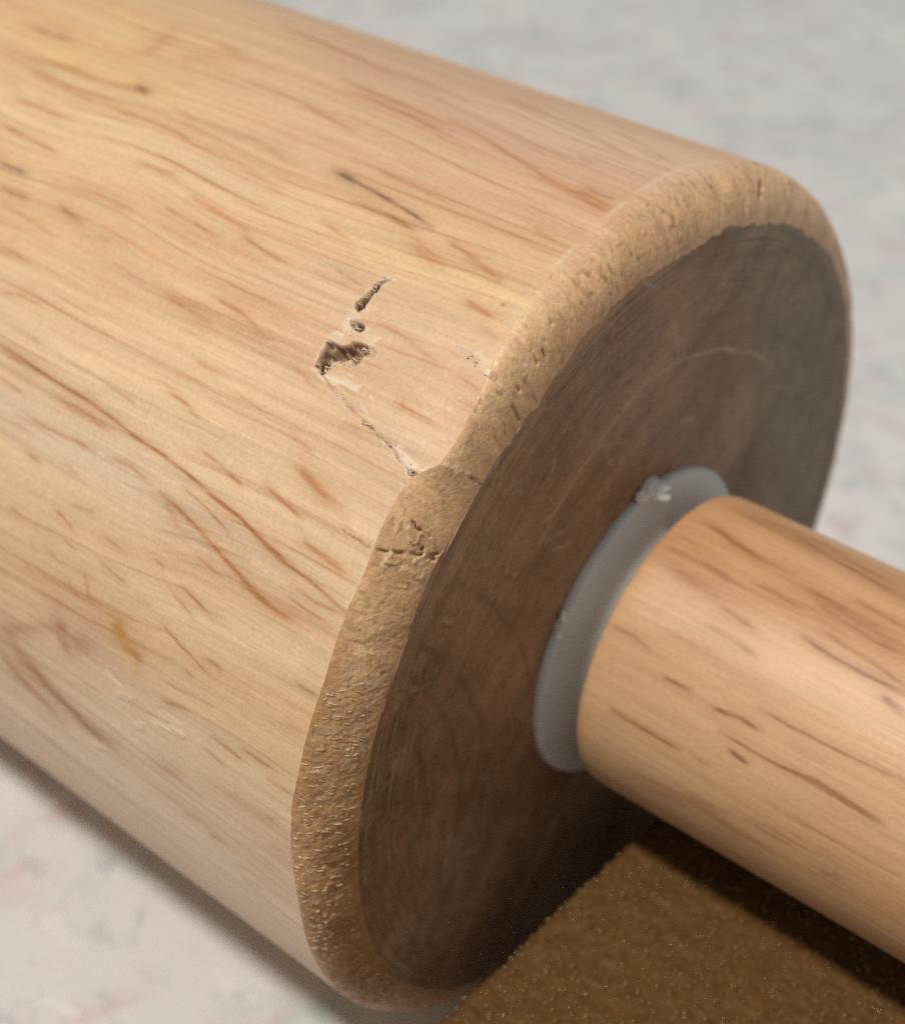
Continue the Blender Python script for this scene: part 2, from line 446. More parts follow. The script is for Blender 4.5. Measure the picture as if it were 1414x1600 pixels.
for a in [([(0, 330), (130, 400)], 10, .5, .2), ([(30, 370), (110, 410)], 12, .35, .1), ([(0, 210), (60, 240)], 8, .3, .4), ([(130, 120), (250, 180), (330, 230)], 7, .35, .6), ([(230, 200), (300, 230)], 6, .35, .6), ([(150, 105), (210, 135)], 6, .3, .6)]:
    st(Z5, *a)
for a in [([(0, 370), (120, 430), (300, 545), (510, 660)], 9, .5, .2), ([(430, 580), (510, 615)], 7, .5, .7), ([(280, 540), (400, 600)], 10, .4, .05), ([(400, 390), (470, 430), (560, 480)], 7, .35, .6), ([(200, 310), (420, 400)], 8, .25, .5), ([(260, 700), (330, 740)], 9, .35, .1), ([(0, 740), (160, 860)], 9, .4, .1), ([(60, 930), (130, 975)], 9, .45, .1)]:
    st(((700, 0), 0.505), *a)

CREAM = np.array([0.75, 0.527, 0.306]); TAN = np.array([0.63, 0.38, 0.20]); PINK = np.array([0.60, 0.37, 0.25]); PALE = np.array([0.74, 0.57, 0.385])
C_OR = np.array([0.46, 0.18, 0.052]); C_DK = np.array([0.155, 0.082, 0.055]); C_AM = np.array([0.46, 0.23, 0.05])


def paint_streaks(col, Xg, Yg, ys_scale, streaks, project, c_or, wob=0.004):
    """lay the vessel lines over a colour grid (rows along x)"""
    for i, (pts, wd, k, tone) in enumerate(streaks):
        px, pa, dep, fac = project(pts) if callable(project) and not isinstance(pts, tuple) else pts
        py = pa * ys_scale
        wr = wd * 0.5 * dep.mean() / FPX / max(0.45, fac.mean()) * 1.15
        pad = 5 * wr + 0.03
        rows = np.where((Xg.min(1) < px.max() + pad) & (Xg.max(1) > px.min() - pad))[0]
        cols = np.where((Yg[0] < py.max() + pad) & (Yg[0] > py.min() - pad))[0]
        if len(rows) < 2 or len(cols) < 2:
            continue
        r0, r1, c0, c1 = rows[0], rows[-1] + 1, cols[0], cols[-1] + 1
        Xs, Ys = Xg[r0:r1, c0:c1], Yg[r0:r1, c0:c1]
        dst, pos = seg_dist(Xs, Ys + wob * noise2(Xs * 14, Ys * 30, i) * 0.6, px, py)
        var = 0.55 + 0.35 * noise2(Xs * 16, Ys * 90, i + 40) + 0.45 * noise2(Xs * 30, Ys * 330, i + 90)
        taper = sstep(0, .16, pos) * sstep(1, .80, pos)
        m = np.clip(k * 1.08 * (0.35 + 0.65 * taper) * np.clip(var + 0.25, 0.15, 1.2) * np.exp(-(dst / wr) ** 2) + 0.24 * k * np.exp(-(dst / (3.2 * wr)) ** 2), 0, .95)
        tn = tone * (.6 if tone < .7 else .95)
        tgt = C_AM if tone < 0 else c_or * (1 - tn) + C_DK * tn
        sub = col[r0:r1, c0:c1]
        col[r0:r1, c0:c1] = sub + (tgt - sub) * m[..., None]


# ---- barrel colour
Y = T                                            # arc length, radius 1
Yw = Y + 0.05 * noise2(X * 1.3, Y * 2.5, 5) + 0.018 * noise2(X * 3, Y * 6, 6)
g1 = fbm(X * 0.55 + 3, Yw * 7.0, 11, 4)
g2 = fbm(X * 0.9, Yw * 24, 21, 4)
g3 = fbm(X * 2.5, Yw * 110, 31, 3)
g4 = fbm(X * 1.0 + 9, Yw * 2.6, 41, 3)
mixv = np.clip(0.40 + 1.0 * g1 + 0.65 * g2, 0, 1)[..., None]
col = CREAM * (1 - mixv) + TAN * mixv
pv = np.clip(0.9 * g4 - 0.05, 0, 1)[..., None] * 0.6
col = col * (1 - pv) + PINK * pv


def blob(px, py, ax, ay, tgt, k):
    """a soft patch of other wood colour, long along the grain"""
    global col
    x0, t0, dep, fac = on_cyl([(px, py)], 1.0)
    s = dep[0] / FPX
    q = ((X - x0[0]) / (ax * s)) ** 2 + ((Y - t0[0]) / (ay * s / max(.4, fac[0]))) ** 2
    m = (k * np.exp(-q) * np.clip(1 + 0.5 * g2, 0, 1.3))[..., None]
    col = col + (np.array(tgt) - col) * m


blob(760, 170, 700, 75, PINK, .9); blob(560, 60, 500, 45, PINK, .7); blob(30, 660, 220, 25, PINK, .6); blob(330, 860, 260, 22, PINK, .6); blob(150, 1030, 160, 40, PINK, .5)
blob(980, 230, 300, 35, PALE, .5)
blob(200, 60, 300, 110, [0.74, 0.50, 0.235], .8)
blob(330, 260, 600, 60, CREAM, .6); blob(700, 420, 300, 45, [0.73, 0.50, 0.255], .7)
blob(60, 610, 300, 22, PINK, .5); blob(250, 770, 400, 22, PINK, .45); blob(120, 700, 300, 35, PALE, .7)
blob(330, 640, 400, 50, CREAM, .5)
blob(620, 500, 150, 50, [0.68, 0.47, 0.30], .6)
blob(450, 1190, 180, 60, [0.72, 0.49, 0.25], .55)
blob(300, 1130, 200, 60, [0.69, 0.49, 0.30], .4)
blob(330, 1240, 500, 40, PINK, .55); blob(180, 1180, 300, 60, PALE, .8); blob(400, 1400, 600, 50, PALE, .7)
blob(20, 1110, 200, 40, PALE, .6); blob(560, 960, 200, 30, PALE, .35)
col = col * (1 + 0.07 * g2 + 0.11 * g3)[..., None]
# faint vessel dashes everywhere, besides the listed ones
dash = noise2(X * 6.5, Yw * 75, 61) * .75 + .35 * noise2(X * 25, Yw * 230, 62)
dm = sstep(.42, .85, dash) * np.clip(0.35 + 1.6 * g2, 0.04, 1)
col = col + (C_OR - col) * (0.34 * dm)[..., None]
dash = noise2(X * 1.4, Yw * 70, 63) * .75 + .35 * noise2(X * 9, Yw * 300, 64)
dm = sstep(.40, .85, dash) * np.clip(0.35 + 1.4 * g1, 0.04, 1)
col = col + (C_OR - col) * (0.33 * dm)[..., None]
LINES = []
for i in range(210):
    xs_ = rng.uniform(-1.7, -.05); ln = rng.uniform(.12, .8); t0 = math.radians(rng.uniform(-22, 118)); n_ = 9
    px_ = np.linspace(xs_ - ln / 2, min(xs_ + ln / 2, -.07), n_)
    # follow the wavy grain: keep the warped angle constant
    pa_ = np.full(n_, t0)
    for _ in range(4):
        pa_ = t0 - 0.05 * noise2(px_ * 1.3, pa_ * 2.5, 5) - 0.018 * noise2(px_ * 3, pa_ * 6, 6)
    thin = rng.random() < .7
    LINES.append(((px_, pa_, np.full(n_, 2.8), np.full(n_, .9)), rng.uniform(2.0, 4.0) if thin else rng.uniform(5, 9), rng.uniform(.22, .5) if thin else rng.uniform(.12, .25), rng.uniform(0, .35)))
paint_streaks(col, X[:NR], Y[:NR], 1.0, LINES, None, C_OR, wob=.002)
paint_streaks(col, X[:NR], Y[:NR], 1.0, STREAKS, lambda p: on_cyl(p, 1.0), C_OR)

# ---- damage on the barrel: torn holes, the split and its pale splinters
disp = 0.0012 * g1 * np.exp(D / .6) * 0


def local(pts, z, wd, rows_limit=NR):
    P = px_of(z[0], z[1], pts)
    x0, t0, dep, fac = on_cyl(P, 1.0)
    return x0, t0, wd * z[1] * 0.5 * dep.mean() / FPX / max(.5, fac.mean())


def sub_of(x0, t0, pad):
    rows = np.where((X.min(1) < x0.max() + pad) & (X.max(1) > x0.min() - pad))[0]
    cols = np.where((Y[0] < t0.max() + pad) & (Y[0] > t0.min() - pad))[0]
    return slice(rows[0], rows[-1] + 1), slice(cols[0], cols[-1] + 1)


def gouge(pts, wd, depth, dark, lip=0.0, z=Z1, seed=0, ragged=0.5, taper=True):
    x0, t0, wr = local(pts, z, wd)
    s = sub_of(x0, t0, wr * 4 + .01)
    Xs, Ys = X[s], Y[s]
    fibre = 1.4 * fbm(Ys * 62, Xs * 9, seed, 2)
    jx = Xs + ragged * wr * (1.1 * fibre + .6 * fbm(Xs * 30, Ys * 40, seed + 3, 2))
    jy = Ys + ragged * wr * .7 * fbm(Xs * 40, Ys * 50, seed + 2, 2)
    dst, pos = seg_dist(jx, jy, x0, t0)
    wv = wr * ((0.35 + 0.65 * np.sin(np.pi * np.clip(pos, .03, .97)) ** .6) if taper else 1.0)
    m = sstep(1.1, 0.5, dst / wv)
    mc = sstep(1.1, 0.8, dst / wv)
    disp[s] -= depth * m * (0.85 + 0.3 * noise2(Xs * 35, Ys * 35, seed + 5))
    disp[s] += lip * sstep(1.9, 1.2, dst / wv) * (1 - m)
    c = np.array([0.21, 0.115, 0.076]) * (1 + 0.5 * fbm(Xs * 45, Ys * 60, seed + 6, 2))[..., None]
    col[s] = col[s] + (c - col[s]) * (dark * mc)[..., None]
    ring = sstep(2.3, 1.1, dst / wv) * (1 - mc) * np.clip(.5 + .7 * noise2(Xs * 60, Ys * 60, seed + 9), 0, 1)
    col[s] = col[s] + (np.array([0.72, 0.58, 0.44]) - col[s]) * (0.55 * ring)[..., None]


def torn(outline, depth, seed, floors=()):
    """a torn hole with an angular outline traced from the photograph"""
    P = np.array(px_of(Z1[0], Z1[1], outline))
    x0, t0, dep, fac = on_cyl(P, 1.0)
    s = sub_of(x0, t0, .04)
    Xs, Ys = X[s], Y[s]
    jx = Xs + .0035 * fbm(Xs * 25, Ys * 95, seed, 2); jy = Ys + .0012 * fbm(Xs * 60, Ys * 60, seed + 2, 2)
    dst, pos = seg_dist(jx, jy, np.append(x0, x0[0]), np.append(t0, t0[0]))
    inside = np.zeros(Xs.shape, bool)
    for i in range(len(x0)):
        j = (i + 1) % len(x0)
        c = ((t0[i] > jy) != (t0[j] > jy)) & (jx < (x0[j] - x0[i]) * (jy - t0[i]) / (t0[j] - t0[i] + 1e-12) + x0[i])
        inside ^= c
    sd = np.where(inside, -dst, dst)
    m = sstep(.0012, -.0050, sd)
    fl = .75 + .5 * fbm(Xs * 40, Ys * 70, seed + 5, 2)
    for (fx, fy, fr, fk) in floors:
        xx, tt, dd, _ = on_cyl(px_of(Z1[0], Z1[1], [(fx, fy)]), 1.0)
        rr_ = fr * Z1[1] * dd[0] / FPX
        fl = fl * (1 - fk * np.exp(-((Xs - xx[0]) ** 2 + (Ys - tt[0]) ** 2) / rr_ ** 2))
    disp[s] -= depth * m * np.clip(fl, .1, 1.3)
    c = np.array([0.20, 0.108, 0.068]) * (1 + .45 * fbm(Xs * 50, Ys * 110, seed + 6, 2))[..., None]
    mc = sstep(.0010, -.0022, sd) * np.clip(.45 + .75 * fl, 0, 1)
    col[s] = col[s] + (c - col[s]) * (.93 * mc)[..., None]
    ring = sstep(.016, .0, sd) * (1 - mc) * np.clip(.35 + 1.0 * noise2(Xs * 22, Ys * 120, seed + 9), 0, 1)
    col[s] = col[s] + (np.array([0.76, 0.60, 0.45]) - col[s]) * (0.6 * ring)[..., None]
    disp[s] += .0016 * ring


torn([(610, 143), (575, 160), (545, 170), (520, 195), (500, 215), (485, 235), (462, 240), (440, 268), (440, 290), (455, 305), (478, 290), (490, 265), (510, 240), (530, 215), (548, 190), (575, 168)], .034, 100)
torn([(416, 338), (440, 345), (470, 352), (487, 365), (475, 385), (450, 392), (430, 376), (413, 360)], .026, 110)
torn([(318, 428), (350, 440), (385, 455), (410, 450), (430, 433), (470, 440), (497, 455), (490, 485), (465, 515), (440, 537), (420, 510), (395, 520), (370, 525), (340, 525), (315, 545), (305, 582), (290, 582), (275, 555), (260, 540), (280, 500), (300, 460)], .036, 120,
     floors=[(465, 475, 38, .65), (400, 490, 16, .5), (385, 470, 10, .6), (430, 450, 16, .4)])


def patch(pts, wd, tgt, k, z=Z1, seed=0, lift=0.0, ragged=.6):
    x0, t0, wr = local(pts, z, wd)
    s = sub_of(x0, t0, wr * 4 + .01)
    Xs, Ys = X[s], Y[s]
    dst, pos = seg_dist(Xs + 2.2 * ragged * wr * fbm(Xs * 30, Ys * 110, seed, 3), Ys + 1.0 * ragged * wr * fbm(Xs * 30, Ys * 110, seed + 2, 3), x0, t0)
    fibre = np.clip(.8 + .5 * noise2(Xs * 28, Ys * 220, seed + 4), 0, 1)
    m = sstep(1.35, .5, dst / wr) * fibre
    disp[s] += .45 * lift * m
    col[s] = col[s] + (np.array(tgt) - col[s]) * (.9 * k * m)[..., None]


WHT = [0.78, 0.64, 0.47]; GRY = [0.40, 0.36, 0.31]
patch([(310, 590), (350, 610), (400, 610), (430, 640)], 44, WHT, .8, lift=.004, seed=200)
patch([(360, 640), (420, 680)], 30, [.66, .44, .24], .6, lift=-.004, seed=201)
patch([(620, 910), (650, 950), (690, 985)], 55, WHT, .85, lift=.004, seed=202)
patch([(560, 870), (600, 890)], 22, WHT, .7, lift=.003, seed=203)
patch([(690, 1060), (720, 1080)], 46, [.45, .40, .34], .8, lift=-.008, seed=204)
patch([(680, 1010), (740, 1040)], 16, [.22, .15, .09], .8, lift=-.012, seed=205)
patch([(470, 720), (490, 750)], 18, WHT, .7, lift=.003, seed=206)
patch([(420, 320), (390, 400), (330, 420)], 46, [.74, .60, .46], .8, lift=.002, seed=207)
patch([(490, 410), (520, 420)], 34, [.74, .55, .36], .6, lift=.004, seed=208)
patch([(450, 470), (490, 480)], 44, [.38, .24, .15], .6, lift=-.010, seed=209)
patch([(890, 460), (920, 480), (960, 510)], 22, [.42, .38, .37], .55, lift=-.002, seed=210)
patch([(870, 380), (890, 450)], 8, [.46, .42, .40], .45, seed=211)
patch([(980, 490), (1030, 570)], 34, WHT, .5, lift=.002, seed=212)
patch([(1088, 268), (1092, 272)], 14, [.20, .13, .05], .9, lift=-.003, seed=213, ragged=.2)
patch([(390, 790), (400, 785)], 22, [.45, .38, .28], .4, seed=214)
for q, (a, b_) in enumerate([(480, 68), (815, 150), (815, 858), (840, 720), (505, 680)]):
    patch([(a, b_), (a + 6, b_ + 4)], 16, [.80, .58, .33], .7, seed=220 + q, lift=.0015, ragged=.2)
# dents with pale bruised fibre above the knot's shadowed side
for q, (a, b_, c_, d_, l_) in enumerate([(590, 310, 670, 350, .006), (560, 290, 620, 320, -.006), (440, 200, 480, 215, .006), (390, 100, 440, 160, -.004), (350, 390, 400, 405, .005), (500, 320, 530, 315, .004), (590, 260, 660, 300, -.004)]):
    patch([(a, b_), (c_, d_)], 16, [.70, .54, .36], .45, z=Z8, seed=240 + q, lift=l_, ragged=.4)


def crack(pts, wd, depth, z=Z1, seed=300, shade=.6, step=0.0):
    x0, t0, wr = local(pts, z, wd)
    s = sub_of(x0, t0, .05)
    Xs, Ys = X[s], Y[s]
    Xj = Xs + .0022 * noise2(Xs * 40, Ys * 90, seed); Yj = Ys + .0014 * noise2(Xs * 40, Ys * 60, seed + 1)
    dst, pos = seg_dist(Xj, Yj, x0, t0)
    ends = sstep(0, .06, pos) * sstep(1, .94, pos)
    m = np.exp(-(dst / max(wr, .0022)) ** 2) * np.clip(.55 + .7 * noise2(pos * 14, pos * 0, seed + 3), .1, 1)
    side = sstep(-.002, .002, (x0[-1] - x0[0]) * (t0[0] - Yj) - (t0[0] - t0[-1]) * (Xj - x0[0]) * 1.0)
    ux, uy = x0[-1] - x0[0], t0[-1] - t0[0]
    side = sstep(-.0015, .0015, (ux * (Yj - t0[0]) - uy * (Xj - x0[0])) / np.hypot(ux, uy))
    disp[s] -= depth * m
    disp[s] += step * (1 - side) * np.exp(-dst / .02) * ends
    col[s] = col[s] + (np.array([.30, .18, .10]) - col[s]) * (shade * m)[..., None]


crack([(285, 570), (340, 660), (400, 720), (460, 775), (530, 840), (600, 905), (660, 990), (700, 1030), (760, 1090), (810, 1150)], 8, .005, shade=.4, step=.0022)
crack([(380, 1270), (440, 1310), (500, 1350)], 7, .004, shade=.4, step=.002)
crack([(700, 1030), (745, 1080), (800, 1140)], 12, .008, shade=.6, seed=310)

# pale highlight put into the colour along the burnished edge between barrel and rim
edge = np.exp(-((X - xb[None, :] + .007) / .006) ** 2) * np.clip(.6 + .9 * noise2(TD * .5, X * 0, 77), 0, 1) * sstep(60, 35, TD) * sstep(-25, 0, TD) * (1 - .8 * sstep(26, 30, TD) * sstep(44, 40, TD))
col = col + (np.array([.72, .57, .40]) - col) * (0.55 * edge)[..., None]
# lathe and sanding marks run across the grain
ringm = noise2(X * 170, Y * 1.2, 70) * 0.6 + noise2(X * 420, Y * 2.5, 71) * .4
col = col * (1 + 0.022 * ringm)[..., None]

disp[0] = 0
disp[:6] *= np.linspace(0, 1, 6)[:, None]
RR = RAD + disp
V = np.stack([X, -RR * np.sin(T), RR * np.cos(T) + 1], -1)
B_edge = V[0].copy()
barrel = mesh_obj('barrel', V.reshape(-1, 3), grid_faces(len(d_rows), NT, True)[:, ::-1], mat_barrel, pin, col.reshape(-1, 3))
# far end, out of the photograph
fv = [(-9.03, 0, 1)]
th2 = TH_rel
endr = np.stack([np.full(NT, X[-1].mean()), V[-1][:, 1], V[-1][:, 2]], -1)
fv = np.concatenate([V[-1], [[X[-1].mean(), 0, 1]]])
ff = np.array([[j, (j + 1) % NT, NT] for j in range(NT)])
mesh_obj('end_face', fv, ff, mat_face, barrel, np.tile([.34, .22, .13], (NT + 1, 1)))

# ---- torn fibres standing at the edges of the holes, the split and the chipped rim
fv_, ff_, fc_ = [], [], []


def fibres(pts, z, n, spread, lmin, lmax, seed):
    g = np.random.default_rng(seed)
    x0, t0, dep, fac = on_cyl(px_of(z[0], z[1], pts), .999)
    k = g.random(n) * (len(x0) - 1); i = k.astype(int); f = k - i
    cx = x0[i] * (1 - f) + x0[np.minimum(i + 1, len(x0) - 1)] * f + g.normal(0, spread, n)
    ct = t0[i] * (1 - f) + t0[np.minimum(i + 1, len(t0) - 1)] * f + g.normal(0, spread, n)
    for a, b_ in zip(cx, ct):
        ln = g.uniform(lmin, lmax); wd = g.uniform(.0009, .0022); lift = g.uniform(.0, .004); yaw = g.normal(0, .35); base = len(fv_)
        nrm = np.array([0, -math.sin(b_), math.cos(b_)]); tan = np.array([0, -math.cos(b_), -math.sin(b_)]); ax = np.array([1., 0, 0])
        d = ax * math.cos(yaw) + tan * math.sin(yaw); q = tan * math.cos(yaw) - ax * math.sin(yaw)
        c0 = np.array([a, 0, 1]) + nrm * (.9985)
        for e_, w_, h_ in ((-.5, 1., -.001), (.1, .8, lift * .5), (.5, .15, lift)):
            c = c0 + d * (e_ * ln) + nrm * h_
            fv_.extend([c - q * wd * w_, c + q * wd * w_, c + nrm * wd * w_ * 1.1])
        tone = np.array([.74, .58, .42]) * g.uniform(.7, 1.1)
        fc_.extend([tone] * 9)
        for o in (0, 3):
            for u_, v_ in ((0, 1), (1, 2), (2, 0)):
                ff_.append((base + o + u_, base + o + v_, base + o + 3 + v_, base + o + 3 + u_))


fibres([(600, 145), (520, 190), (440, 270)], Z1, 22, .0035, .006, .020, 1)
fibres([(415, 330), (440, 400), (330, 425)], Z1, 26, .005, .006, .022, 2)
fibres([(260, 540), (300, 585), (350, 530), (440, 540), (500, 450)], Z1, 34, .0035, .006, .022, 3)
fibres([(300, 590), (460, 770), (600, 900), (680, 1010)], Z1, 34, .0022, .008, .024, 4)
fibres([(600, 880), (650, 950), (690, 1015)], Z1, 26, .004, .006, .018, 5)
fibres([(880, 460), (960, 510), (1020, 570)], Z1, 7, .004, .004, .010, 6)

# ---- rounded rim: rough end grain between barrel and flat end
NRIM = 84
v = np.linspace(0, 1, NRIM)
VV = np.repeat(v[:, None], NT, 1)
TT = np.repeat(TH_rel[None, :], NRIM, 0); TTD = np.degrees(TT)
ang = VV * np.pi / 2
bulge = 0.60 + 0.38 * sstep(45, 25, TTD) + .2 * sstep(80, 110, TTD)       # crisp chamfer below the crack, rounder above
ax_ = np.sin(ang) * bulge + VV * (1 - bulge)
ar_ = (1 - np.cos(ang)) * bulge + VV * (1 - bulge)
XR = xb[None, :] * (1 - ax_)
RRm = rb[None, :] + (re[None, :] - rb[None, :]) * ar_
fadeE = np.minimum(1, np.minimum(VV / .22, (1 - VV) / .08))
AR = TT * 1.0; SR = VV * 0.13
low = sstep(38, 62, TTD)
pits = noise2(AR * 70 + 1.5 * noise2(AR * 20, SR * 20, 5), SR * 48, 401)
pits2 = noise2(AR * 170, SR * 110 + AR * 12, 402)
pits3 = noise2(AR * 320, SR * 260, 403)
fpatch = np.clip(.35 + .9 * noise2(AR * 9, SR * 14, 408), 0, 1)
fib = noise2(AR * 125 + 1.2 * noise2(AR * 30, SR * 30, 409), SR * 42 + AR * 10, 410)
ridge = sstep(.30, .85, fib) * fpatch
rough_h = (.0001 + .0005 * low) * pits + (.0001 + .0005 * low) * pits2 + (.0001 + .0003 * low) * pits3 + (.0001 + .0022 * low) * ridge
holes = sstep(.55, .85, noise2(AR * 95, SR * 75, 404)) * (.0002 + .0008 * low)
scal = -.0010 * sstep(.5, .9, noise2(AR * 26, SR * 22, 405)) * low
chip = -.012 * np.exp(-((TTD - 30) / 16) ** 2) * 0
dR = (rough_h - holes + scal) * fadeE
top_rag = .0016 * noise2(AR * 28, SR * 25, 407) * sstep(12, -2, TTD) * fadeE
dR = dR + top_rag
ch = fbm(AR * 6, SR * 10, 411, 4)
ch2 = fbm(AR * 40, SR * 30, 412, 3)
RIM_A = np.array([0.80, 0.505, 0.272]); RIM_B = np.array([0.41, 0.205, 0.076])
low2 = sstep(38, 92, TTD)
mv = np.clip(.12 + .55 * ch + .78 * low2, 0, 1)[..., None]  # darker down the rim: end-grain tone plus shade put into the colour
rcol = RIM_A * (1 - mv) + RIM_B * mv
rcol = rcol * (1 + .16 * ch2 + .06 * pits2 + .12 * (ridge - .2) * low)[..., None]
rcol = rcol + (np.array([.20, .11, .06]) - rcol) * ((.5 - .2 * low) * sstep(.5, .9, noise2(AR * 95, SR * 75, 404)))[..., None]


# reddish and pale flecks of cut fibre
fl = noise2(AR * 55, SR * 30, 414)
rcol = rcol + (np.array([.45, .22, .12]) - rcol) * (.35 * sstep(.35, .8, fl))[..., None]
fl = noise2(AR * 75, SR * 45, 415)
rcol = rcol + (np.array([.78, .58, .38]) - rcol) * (.30 * sstep(.45, .85, fl))[..., None]
# above the crack the rim is sanded into the barrel, without a border
blend = sstep(.55, .0, VV) * sstep(34, 18, TTD)
rcol = rcol + (col[0][None, :, :] - rcol) * (.85 * blend)[..., None]


def rim_pt(pts, z):
    P = px_of(z[0], z[1], pts)
    x0, t0, dep, fac = on_cyl(P, .96)
    # position across the rim by comparing with the face edge and the barrel edge
    xe = np.interp(np.degrees(t0), np.sort(TDEG), xb[np.argsort(TDEG)])
    return t0, np.clip(1 - x0 / xe, -.1, 1.1)


def rim_crack(pts, wd, depth, z=Z1, seed=0, c=(.20, .11, .06), k=.5, ragged=1.6):
    global dR, rcol
    t0, s0 = rim_pt(pts, z)
    s0 = s0 * .13
    wr = wd * z[1] * .5 * 2.6 / FPX
    dst, pos = seg_dist(AR + ragged * wr * fbm(AR * 80, SR * 80, seed, 3) * 1.5, SR + ragged * wr * fbm(AR * 80, SR * 80, seed + 1, 3) * 1.5, t0, s0)
    m = np.exp(-(dst / wr) ** 2) * np.clip(.55 + .8 * noise2(AR * 60, SR * 60, seed + 2), 0, 1)
    dR = dR - depth * m * fadeE
    rcol = rcol + (np.array(c) - rcol) * (k * m)[..., None]


rim_crack([(500, 1350), (580, 1360), (650, 1370), (720, 1350), (790, 1355)], 14, .012, seed=500)
rim_crack([(700, 1330), (715, 1400), (740, 1450)], 20, .014, seed=504)
rim_crack([(690, 1240), (720, 1280)], 14, .010, seed=507)
rim_crack([(910, 1000), (940, 1015)], 16, .012, seed=510)
rim_crack([(950, 1045), (980, 1060)], 18, .014, seed=512)
rim_crack([(870, 1090), (910, 1095)], 12, .008, seed=514)
rim_crack([(860, 1150), (910, 1145)], 12, .008, seed=515)
rim_crack([(860, 1000), (920, 1000), (960, 1040)], 20, -.004, seed=516, c=(.62, .50, .36), k=.6)
rim_crack([(600, 1400), (660, 1420), (720, 1470)], 40, -.006, seed=518, c=(.60, .47, .31), k=.5)
rim_crack([(640, 1260), (690, 1300)], 40, -.003, seed=520, c=(.52, .38, .24), k=.4)
rim_crack([(1130, 250), (1140, 262), (1165, 280), (1178, 292)], 13, .010, z=((0, 0), 1), seed=522, c=(.08, .06, .05), k=1.0, ragged=.2)
rim_crack([(1180, 310), (1160, 340), (1100, 370)], 14, -.006, z=((0, 0), 1), seed=524, c=(.56, .44, .32), k=.4, ragged=.9)
for q, (a, b_) in enumerate([(1250, 420), (1270, 340), (1300, 210), (1200, 480), (1180, 370), (1150, 380), (1120, 600), (1060, 800), (1100, 680), (1240, 450)]):
    rim_crack([(a, b_), (a + 14, b_ + 16)], 16, .006, seed=530 + q, c=(.36, .20, .10), k=.65, ragged=.4)
nA = (1 - ax_); nB = ar_ + .25
nn = np.hypot(nA * .6 + .2, nB)
Rn = RRm + dR * .75
Xn = XR + dR * .65
VR = np.stack([Xn, -Rn * np.sin(TT), Rn * np.cos(TT) + 1], -1)
VR[0] = B_edge
E_edge = VR[-1].copy()
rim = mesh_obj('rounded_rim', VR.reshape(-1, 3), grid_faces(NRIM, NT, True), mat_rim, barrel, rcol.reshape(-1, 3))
rim['label'] = 'rough worn end-grain rim of the barrel'

# short fibres raised from the rough lower rim
g = np.random.default_rng(11)
for _ in range(330):
    td = g.uniform(64, 122)
    j = int(np.argmin(np.abs(TDEG - td))); i = int(g.integers(5, NRIM - 12))
    c0 = VR[i, j]; d = VR[i + 6, j] - VR[i - 4, j]; d = d / np.linalg.norm(d)
    q = VR[i, (j + 3) % NT] - VR[i, j - 3]; q = q / np.linalg.norm(q)
    nrm = np.cross(d, q); nrm = nrm * np.sign(nrm @ np.array([.5, -math.sin(TH_rel[j]), math.cos(TH_rel[j])])); yaw = g.normal(0, .28)
    d, q = d * math.cos(yaw) + q * math.sin(yaw), q * math.cos(yaw) - d * math.sin(yaw)
    ln = g.uniform(.006, .017); wd = g.uniform(.0008, .0019); base = len(fv_); lift = g.uniform(.0003, .0014)
    for e_, w_, h_ in ((-.5, .8, -.001), (.1, 1., lift), (.5, .2, lift * .6)):
        c = c0 + d * (e_ * ln) + nrm * h_
        fv_.extend([c - q * wd * w_, c + q * wd * w_, c + nrm * wd * w_ * .9])
    fc_.extend([np.array([.66, .44, .25]) * g.uniform(.75, 1.25)] * 9)
    for o in (0, 3):
        for u_, v_ in ((0, 1), (1, 2), (2, 0)):
            ff_.append((base + o + u_, base + o + v_, base + o + 3 + v_, base + o + 3 + u_))
sp_ = mesh_obj('torn_fibres', fv_, ff_, mat_rim, barrel, np.array(fc_), smooth=False)
sp_['kind'] = 'stuff'

# ---- flat end with the bore for the handle
NF = 170
q = np.linspace(0, 1, NF) ** 1.7
QF = np.repeat(q[:, None], NT, 1)
TF = np.repeat(TH_rel[None, :], NF, 0)
RF = re[None, :] + (0.30 - re[None, :]) * QF
YF = -RF * np.sin(TF); ZF = RF * np.cos(TF)
fade = np.minimum(1, QF / .04)
rings_ = noise2(RF * 150 + .6 * noise2(TF * 3, RF * 6, 601), TF * 2.5, 602) * .6 + noise2(RF * 330, TF * 5, 603) * .4
edge_ = np.exp(-((re[None, :] - RF) / .10))
blot = fbm(YF * 5, ZF * 5, 611, 4); blot2 = fbm(YF * 22, ZF * 22, 612, 4)
# growth rings of the stock, centred off the barrel
cy, cz = 0.9, -1.3
rg = np.hypot(YF - cy, ZF - cz)
grow = fbm(rg * 16 + .5 * noise2(YF * 3, ZF * 3, 615), np.arctan2(ZF - cz, YF - cy) * 1.5, 613, 3)
rays = fbm(np.arctan2(ZF - cz, YF - cy) * 55, rg * 4, 617, 3)
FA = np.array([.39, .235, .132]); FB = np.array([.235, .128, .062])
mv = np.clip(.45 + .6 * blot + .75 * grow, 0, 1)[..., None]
fcol = FA * (1 - mv) + FB * mv
